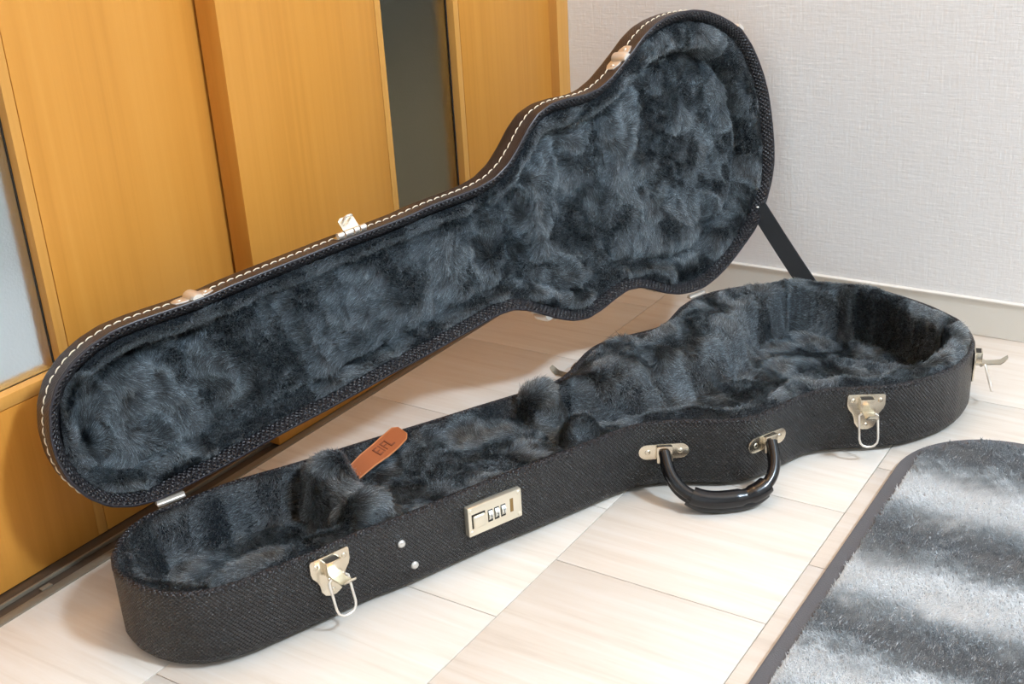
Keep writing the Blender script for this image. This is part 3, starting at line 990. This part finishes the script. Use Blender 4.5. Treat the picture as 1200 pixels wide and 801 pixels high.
# combination lock
lm_ = frame_on(OB, NB, 0.2535, 0.2020, 0.0505)
lock = MB().box((-33 * mm, -16.5 * mm, -1 * mm), (33 * mm, 16.5 * mm, 7 * mm), 0.9 * mm).build('combination_lock', M_LOCK, case, 40)
lock.matrix_local = lm_
MB().box((-29 * mm, -8 * mm, 6.6 * mm), (-12.5 * mm, 8.2 * mm, 6.95 * mm + 0.15 * mm)).build('button_gap_shade', M_DARK, lock, None)  # flat dark plate, paints the shade of a gap round the button
MB().box((-28 * mm, -7.6 * mm, 6.5 * mm), (-13.5 * mm, 6.6 * mm, 10.0 * mm), 1.6 * mm).build('release_button', M_LOCK, lock, 50)
for k, x in enumerate((-6.5, 1.5, 9.5)):
    MB().box(((x - 2.9) * mm, -7.4 * mm, 6.5 * mm), ((x + 2.9) * mm, 6.4 * mm, 7.15 * mm)).build('dial_slot_shade', M_DARK, lock, None)  # solid dark plate, the slot's shade is only its colour
    mb = MB()
    pr = []
    for i in range(20):
        q = 2 * math.pi * i / 20
        rr = (6.4 if i % 2 == 0 else 5.9) * mm
        pr.append((rr * math.cos(q), rr * math.sin(q)))
    vs = [((x - 2.2) * mm, py, 3.6 * mm + pz) for py, pz in pr] + [((x + 2.2) * mm, py, 3.6 * mm + pz) for py, pz in pr]
    mb.add(vs, [tuple(range(20))[::-1], tuple(range(20, 40))] + [(i, (i + 1) % 20, (i + 1) % 20 + 20, i + 20) for i in range(20)])
    mb.build('dial', M_DIAL, lock, 30)
    o = text_part('dial_digits', ('1\n2', '1\n2', '0\n1')[k], 5.2 * mm, 0.12 * mm, M_INK, lock, 0.75)
    o.location = (x * mm, 0.3 * mm, 10.0 * mm)
MB().box((18.2 * mm, -6.5 * mm, 6.5 * mm), (22.2 * mm, 9 * mm, 7.15 * mm)).build('slider_slot', M_BRASSD, lock, None)
for x, y in ((-29.5, 12.5), (-29.5, -12.5), (29.5, 12.5), (29.5, -12.5)):
    MB().dome((x * mm, y * mm, 6.9 * mm), 2.5 * mm, 0.8 * mm).build('rivet', M_LOCK, lock, 60)

# two rivets on the front wall
for u, v, z in ((0.1482, 0.1965, 0.0555), (0.1622, 0.198, 0.0262)):
    o = MB().dome((0, 0, 0), 4.3 * mm, 2.6 * mm, 16).build('rivet', M_RIVET, base_shell, 60)
    o.matrix_local = frame_on(OB, NB, u, v, z)

# feet under the base
for u, v in ((0.0, 0.05), (0.05, 0.15), (0.62, 0.09), (0.75, 0.31)):
    mb = MB().cyl((u, -v, 0.0), (u, -v, 0.0042), 0.009, 16)
    mb.build('foot', M_RUBBER, base_shell, 50)

# handle: brackets on the wall, a looped double strand and a sleeve on the grip
i1 = frame_on(OB, NB, 0.4740, 0.2335, 0.050)
i2 = frame_on(OB, NB, 0.5700, 0.3005, 0.050)
i1 = i1 @ Matrix.Translation((0, 0, 0.0035))
p1, p2 = i1.translation, i2.translation
mid = (p1 + p2) / 2
tx = (p2 - p1).normalized()
out = Vector((0, 0, 1)).cross(tx)
if (mid + out * 0.1).y > mid.y:
    out = -out
half = (p2 - p1).length / 2


def hpath(n, dz=0.0, do=0.0, s0=-1.0, s1=1.0):
    r_ = []
    for k in range(n):
        s = s0 + (s1 - s0) * k / (n - 1)
        ang = math.pi * (s + 1) / 2
        drop = math.sin(ang) ** 0.75 if 0 < ang < math.pi else 0.0
        x = -math.copysign(abs(math.cos(ang)) ** 0.8, math.cos(ang)) * half * 1.03
        r_.append(mid + tx * x + out * (0.011 + 0.047 * drop + do) + Vector((0, 0, 0.003 - 0.039 * drop + dz)))
    return r_


handle = MB().tube(hpath(31, 0.001), 0.0066, 14).build('handle', M_BLACK, case, 60)
MB().tube(hpath(31, -0.0085, -0.006), 0.0050, 12).build('lower_strand', M_BLACK, handle, 60)
gp = hpath(19, 0.0010, 0.0, -0.40, 0.46)
rr = [0.0104 if k not in (0, 18) else 0.0101 for k in range(19)]
rr = [r0 - (0.0016 if k in (11, 12) else 0) for k, r0 in enumerate(rr)]
MB().tube(gp, rr, 16).build('grip_sleeve', M_BLACK, handle, 45)
MB().tube(hpath(19, -0.0078, 0.001, -0.48, 0.44), 0.0058, 12, 1.3).build('grip_flap', M_BLACK, handle, 45)
for fm in (i1, i2):
    b = MB()
    circ = []
    lug = [(-19 + 9 * math.cos(q), 9 * math.sin(q)) for q in np.linspace(math.pi / 2, 3 * math.pi / 2, 9)] + [(19 + 9 * math.cos(q), 9 * math.sin(q)) for q in np.linspace(-math.pi / 2, math.pi / 2, 9)]
    b.prism(poly(*lug), 0, 1.6 * mm, 0.5 * mm)
    b.box((-9 * mm, -11 * mm, 1 * mm), (9 * mm, 9 * mm, 9 * mm), 1.6 * mm)
    o = b.build('handle_bracket', M_NICKEL, handle, 40, label='nickel bracket')
    o.matrix_local = fm
    for x in (-18, 18):
        q = MB().dome((x * mm, 0, 1.5 * mm), 3.2 * mm, 1.2 * mm)
        q.v = [tuple(fm @ Vector(p)) for p in q.v]
        q.build('rivet', M_NICKEL, handle, 60)

# hinges
for u, v in ((0.0025, 0.0035), (0.7800, 0.004)):
    hg = MB().cyl((u - 0.015, -v + 0.004, HB + 0.0005), (u + 0.015, -v + 0.004, HB + 0.0005), 0.0022).build('hinge', M_WARMN, case, 60)
    MB().box((u - 0.015, -v - 0.0005, HB - 0.002), (u + 0.015, -v + 0.0045, HB + 0.0004), 0.0004).build('hinge_leaf', M_WARMN, hg, 40)
    pts = [lpt(a, b, c) for a, b, c in ((u - 0.015, -0.001, -0.002), (u + 0.015, -0.001, -0.002), (u + 0.015, 0.003, -0.0022), (u - 0.015, 0.003, -0.0022))]
    pts2 = [lpt(a, b, c) for a, b, c in ((u - 0.015, -0.001, 0.004), (u + 0.015, -0.001, 0.004), (u + 0.015, 0.003, 0.002), (u - 0.015, 0.003, 0.002))]
    MB().add(pts + pts2, [(0, 1, 2, 3), (7, 6, 5, 4), (0, 4, 5, 1), (1, 5, 6, 2), (2, 6, 7, 3), (3, 7, 4, 0)]).build('hinge_leaf', M_WARMN, hg, None)

# stay strap from the lid's inner lip to the inside of the base
A_ = Vector(lpt(0.9235, 0.0900, 0.004))
A2 = Vector(lpt(0.9235, 0.0600, 0.004))
B_ = Vector(bpt(0.930, 0.094, 0.055))
wdir = Vector((1, 0, 0.0))
dirn = (B_ - A_).normalized()
side = dirn.cross(Vector((0.9, 0.35, 0.0))).normalized()
nrm = dirn.cross(side)
vs, fs = [], []
NS = 12
for k in range(NS + 1):
    t = k / NS
    c = A_.lerp(B_, t) + nrm * 0.002 * math.sin(t * math.pi)
    for sgn, th in ((-1, 0.0009), (1, 0.0009), (1, -0.0009), (-1, -0.0009)):
        vs.append(c + side * (sgn * 0.0135) + nrm * th)
for k in range(NS):
    for e in range(4):
        fs.append((k * 4 + e, k * 4 + (e + 1) % 4, (k + 1) * 4 + (e + 1) % 4, (k + 1) * 4 + e))
fs += [(3, 2, 1, 0), (NS * 4, NS * 4 + 1, NS * 4 + 2, NS * 4 + 3)]
strap = MB().add(vs, fs).build('stay_strap', M_STRAP, case, 40)
o = MB().dome((0, 0, 0), 0.0028, 0.0016).build('strap_rivet', M_WARMN, strap, 60)
o.location = A_ + nrm * (0.001 if nrm.y < 0 else -0.001)

# leather pull tab on the compartment, curling up out of the plush
TL = [(0.172, 0.072, 0.072), (0.194, 0.071, 0.081), (0.214, 0.067, 0.084), (0.232, 0.0595, 0.085), (0.248, 0.052, 0.086), (0.2545, 0.049, 0.086)]
hwid = [0.009, 0.0105, 0.0115, 0.0118, 0.0110, 0.0065]
vs, fs = [], []
dirv = Vector((0.0685, 0.017, 0)).normalized()
sd = Vector((-dirv.y, dirv.x, 0.35)).normalized()
sdn = dirv.cross(sd).normalized()
if sdn.z < 0:
    sdn = -sdn
fine = []
tt = np.linspace(0, 5, 26)
for t in tt:
    c = Vector([float(np.interp(t, range(6), [p[i] for p in TL])) for i in range(3)])
    c = Vector(bpt(*c))
    h = float(np.interp(t, range(6), hwid))
    fine.append((c, h))
for c, h in fine:
    for sgn, th in ((-1, 0.0011), (1, 0.0011), (1, -0.0011), (-1, -0.0011)):
        vs.append(c + sd * (sgn * h) + sdn * th)
m_ = len(fine)
for k in range(m_ - 1):
    for e in range(4):
        fs.append((k * 4 + e, k * 4 + (e + 1) % 4, (k + 1) * 4 + (e + 1) % 4, (k + 1) * 4 + e))
fs += [(3, 2, 1, 0), ((m_ - 1) * 4, (m_ - 1) * 4 + 1, (m_ - 1) * 4 + 2, (m_ - 1) * 4 + 3)]
tab = MB().add(vs, fs).build('pull_tab', M_LEATHER, case, 30, label='tan leather pull tab')
rim = [c + sd * h + sdn * 0.0006 for c, h in fine] + [c - sd * h + sdn * 0.0006 for c, h in fine[::-1]]
MB().tube(rim, 0.0009, 6, closed=True).build('tab_edge', M_LEATHERE, tab, 60)
o = text_part('embossed_letters', 'EIFL', 0.0165, 0.0004, M_LEATHERD, tab)
xa = (fine[17][0] - fine[6][0]).normalized()
za = sdn
ya = za.cross(xa).normalized()
za = xa.cross(ya)
mtx = Matrix((xa, ya, za)).transposed().to_4x4()
mtx.translation = (fine[11][0] + fine[12][0]) / 2 + sdn * 0.0012
o.matrix_local = mtx

# ------------------------------------------------------------------ striped rug
RX0, RX1, RY0, RY1, RC = -0.3145, 0.62, 0.20, 1.337, 0.115


def round_rect(x0, x1, y0, y1, c, n=14):
    pts = []
    for cx, cy, a0 in ((x1 - c, y1 - c, 0), (x0 + c, y1 - c, 90), (x0 + c, y0 + c, 180), (x1 - c, y0 + c, 270)):
        for k in range(n + 1):
            q = math.radians(a0 + 90 * k / n)
            pts.append((cx + c * math.cos(q), cy + c * math.sin(q)))
    return pts


rug = MB().prism(round_rect(RX0, RX1, RY0, RY1, RC), 0.0006, 0.0070, 0.0025).build('striped_rug', M_RUGBASE, None, 40)
rug['label'] = 'shaggy rug with blurred grey and white stripes and grey edging'
rug['category'] = 'rug'
gx, gy = np.meshgrid(np.linspace(RX0 + 0.006, RX1 - 0.006, 90), np.linspace(RY0 + 0.006, RY1 - 0.006, 110))
nx_ = 90
vs = np.stack([gx.ravel(), gy.ravel(), np.full(gx.size, 0.0071)], 1)
cc = RC - 0.010


def in_rug(x, y, m):
    x0, x1, y0, y1 = RX0 + m, RX1 - m, RY0 + m, RY1 - m
    qx = np.maximum(np.maximum(x0 + cc - x, x - (x1 - cc)), 0)
    qy = np.maximum(np.maximum(y0 + cc - y, y - (y1 - cc)), 0)
    return (np.hypot(qx, qy) < cc) & (x > x0) & (x < x1) & (y > y0) & (y < y1)


ok = in_rug(vs[:, 0], vs[:, 1], 0.006)
fs = [(j * nx_ + i, j * nx_ + i + 1, (j + 1) * nx_ + i + 1, (j + 1) * nx_ + i) for j in range(109) for i in range(nx_ - 1)]
fs = [q for q in fs if all(ok[i] for i in q)]
used = sorted({i for q in fs for i in q})
mp_ = {i: k for k, i in enumerate(used)}
me = pydata('pile_backing', vs[used], [[mp_[i] for i in q] for q in fs])
pb = link('pile_backing', me, M_PILEBACK, rug)
rw = waves(40, 20, 0.05, 0.2)
rw2 = waves(41, 20, 0.012, 0.04)
SY = [0.20, 0.42, 0.50, 0.585, 0.665, 0.75, 0.83, 0.885, 0.965, 1.045, 1.145, 1.235, 1.34]


def stripe(x, y):
    yy = y + 0.016 + 0.006 * rw(x, y) + 0.004 * rw2(x, y)
    g = 0.5 + 0.5 * np.interp(yy, [0.42, 0.50, 0.60, 0.68, 0.77, 0.845, 0.925, 1.008, 1.095, 1.193, 1.285, 1.33],
                             [-1, 1, -1, 1, -1, 1, -1, 1, -1, 1, -1, -1])
    return np.clip(0.5 + (g - 0.5) * 1.5, 0, 1)


def rug_flow(x, y):
    a = 0.35 * rw(x, y) + 0.15 * rw2(x, y) - 1.2
    return np.stack([np.cos(a) * 0.45, np.sin(a) * 0.45, 0 * a], 1)


strands('pile', me, vs[used][:, :2], 800000, 0.0060, 0.00028, rug_flow, pb, M_PILE, up=1.0, jitter=0.20, seed=5, attr=('stripe', stripe))
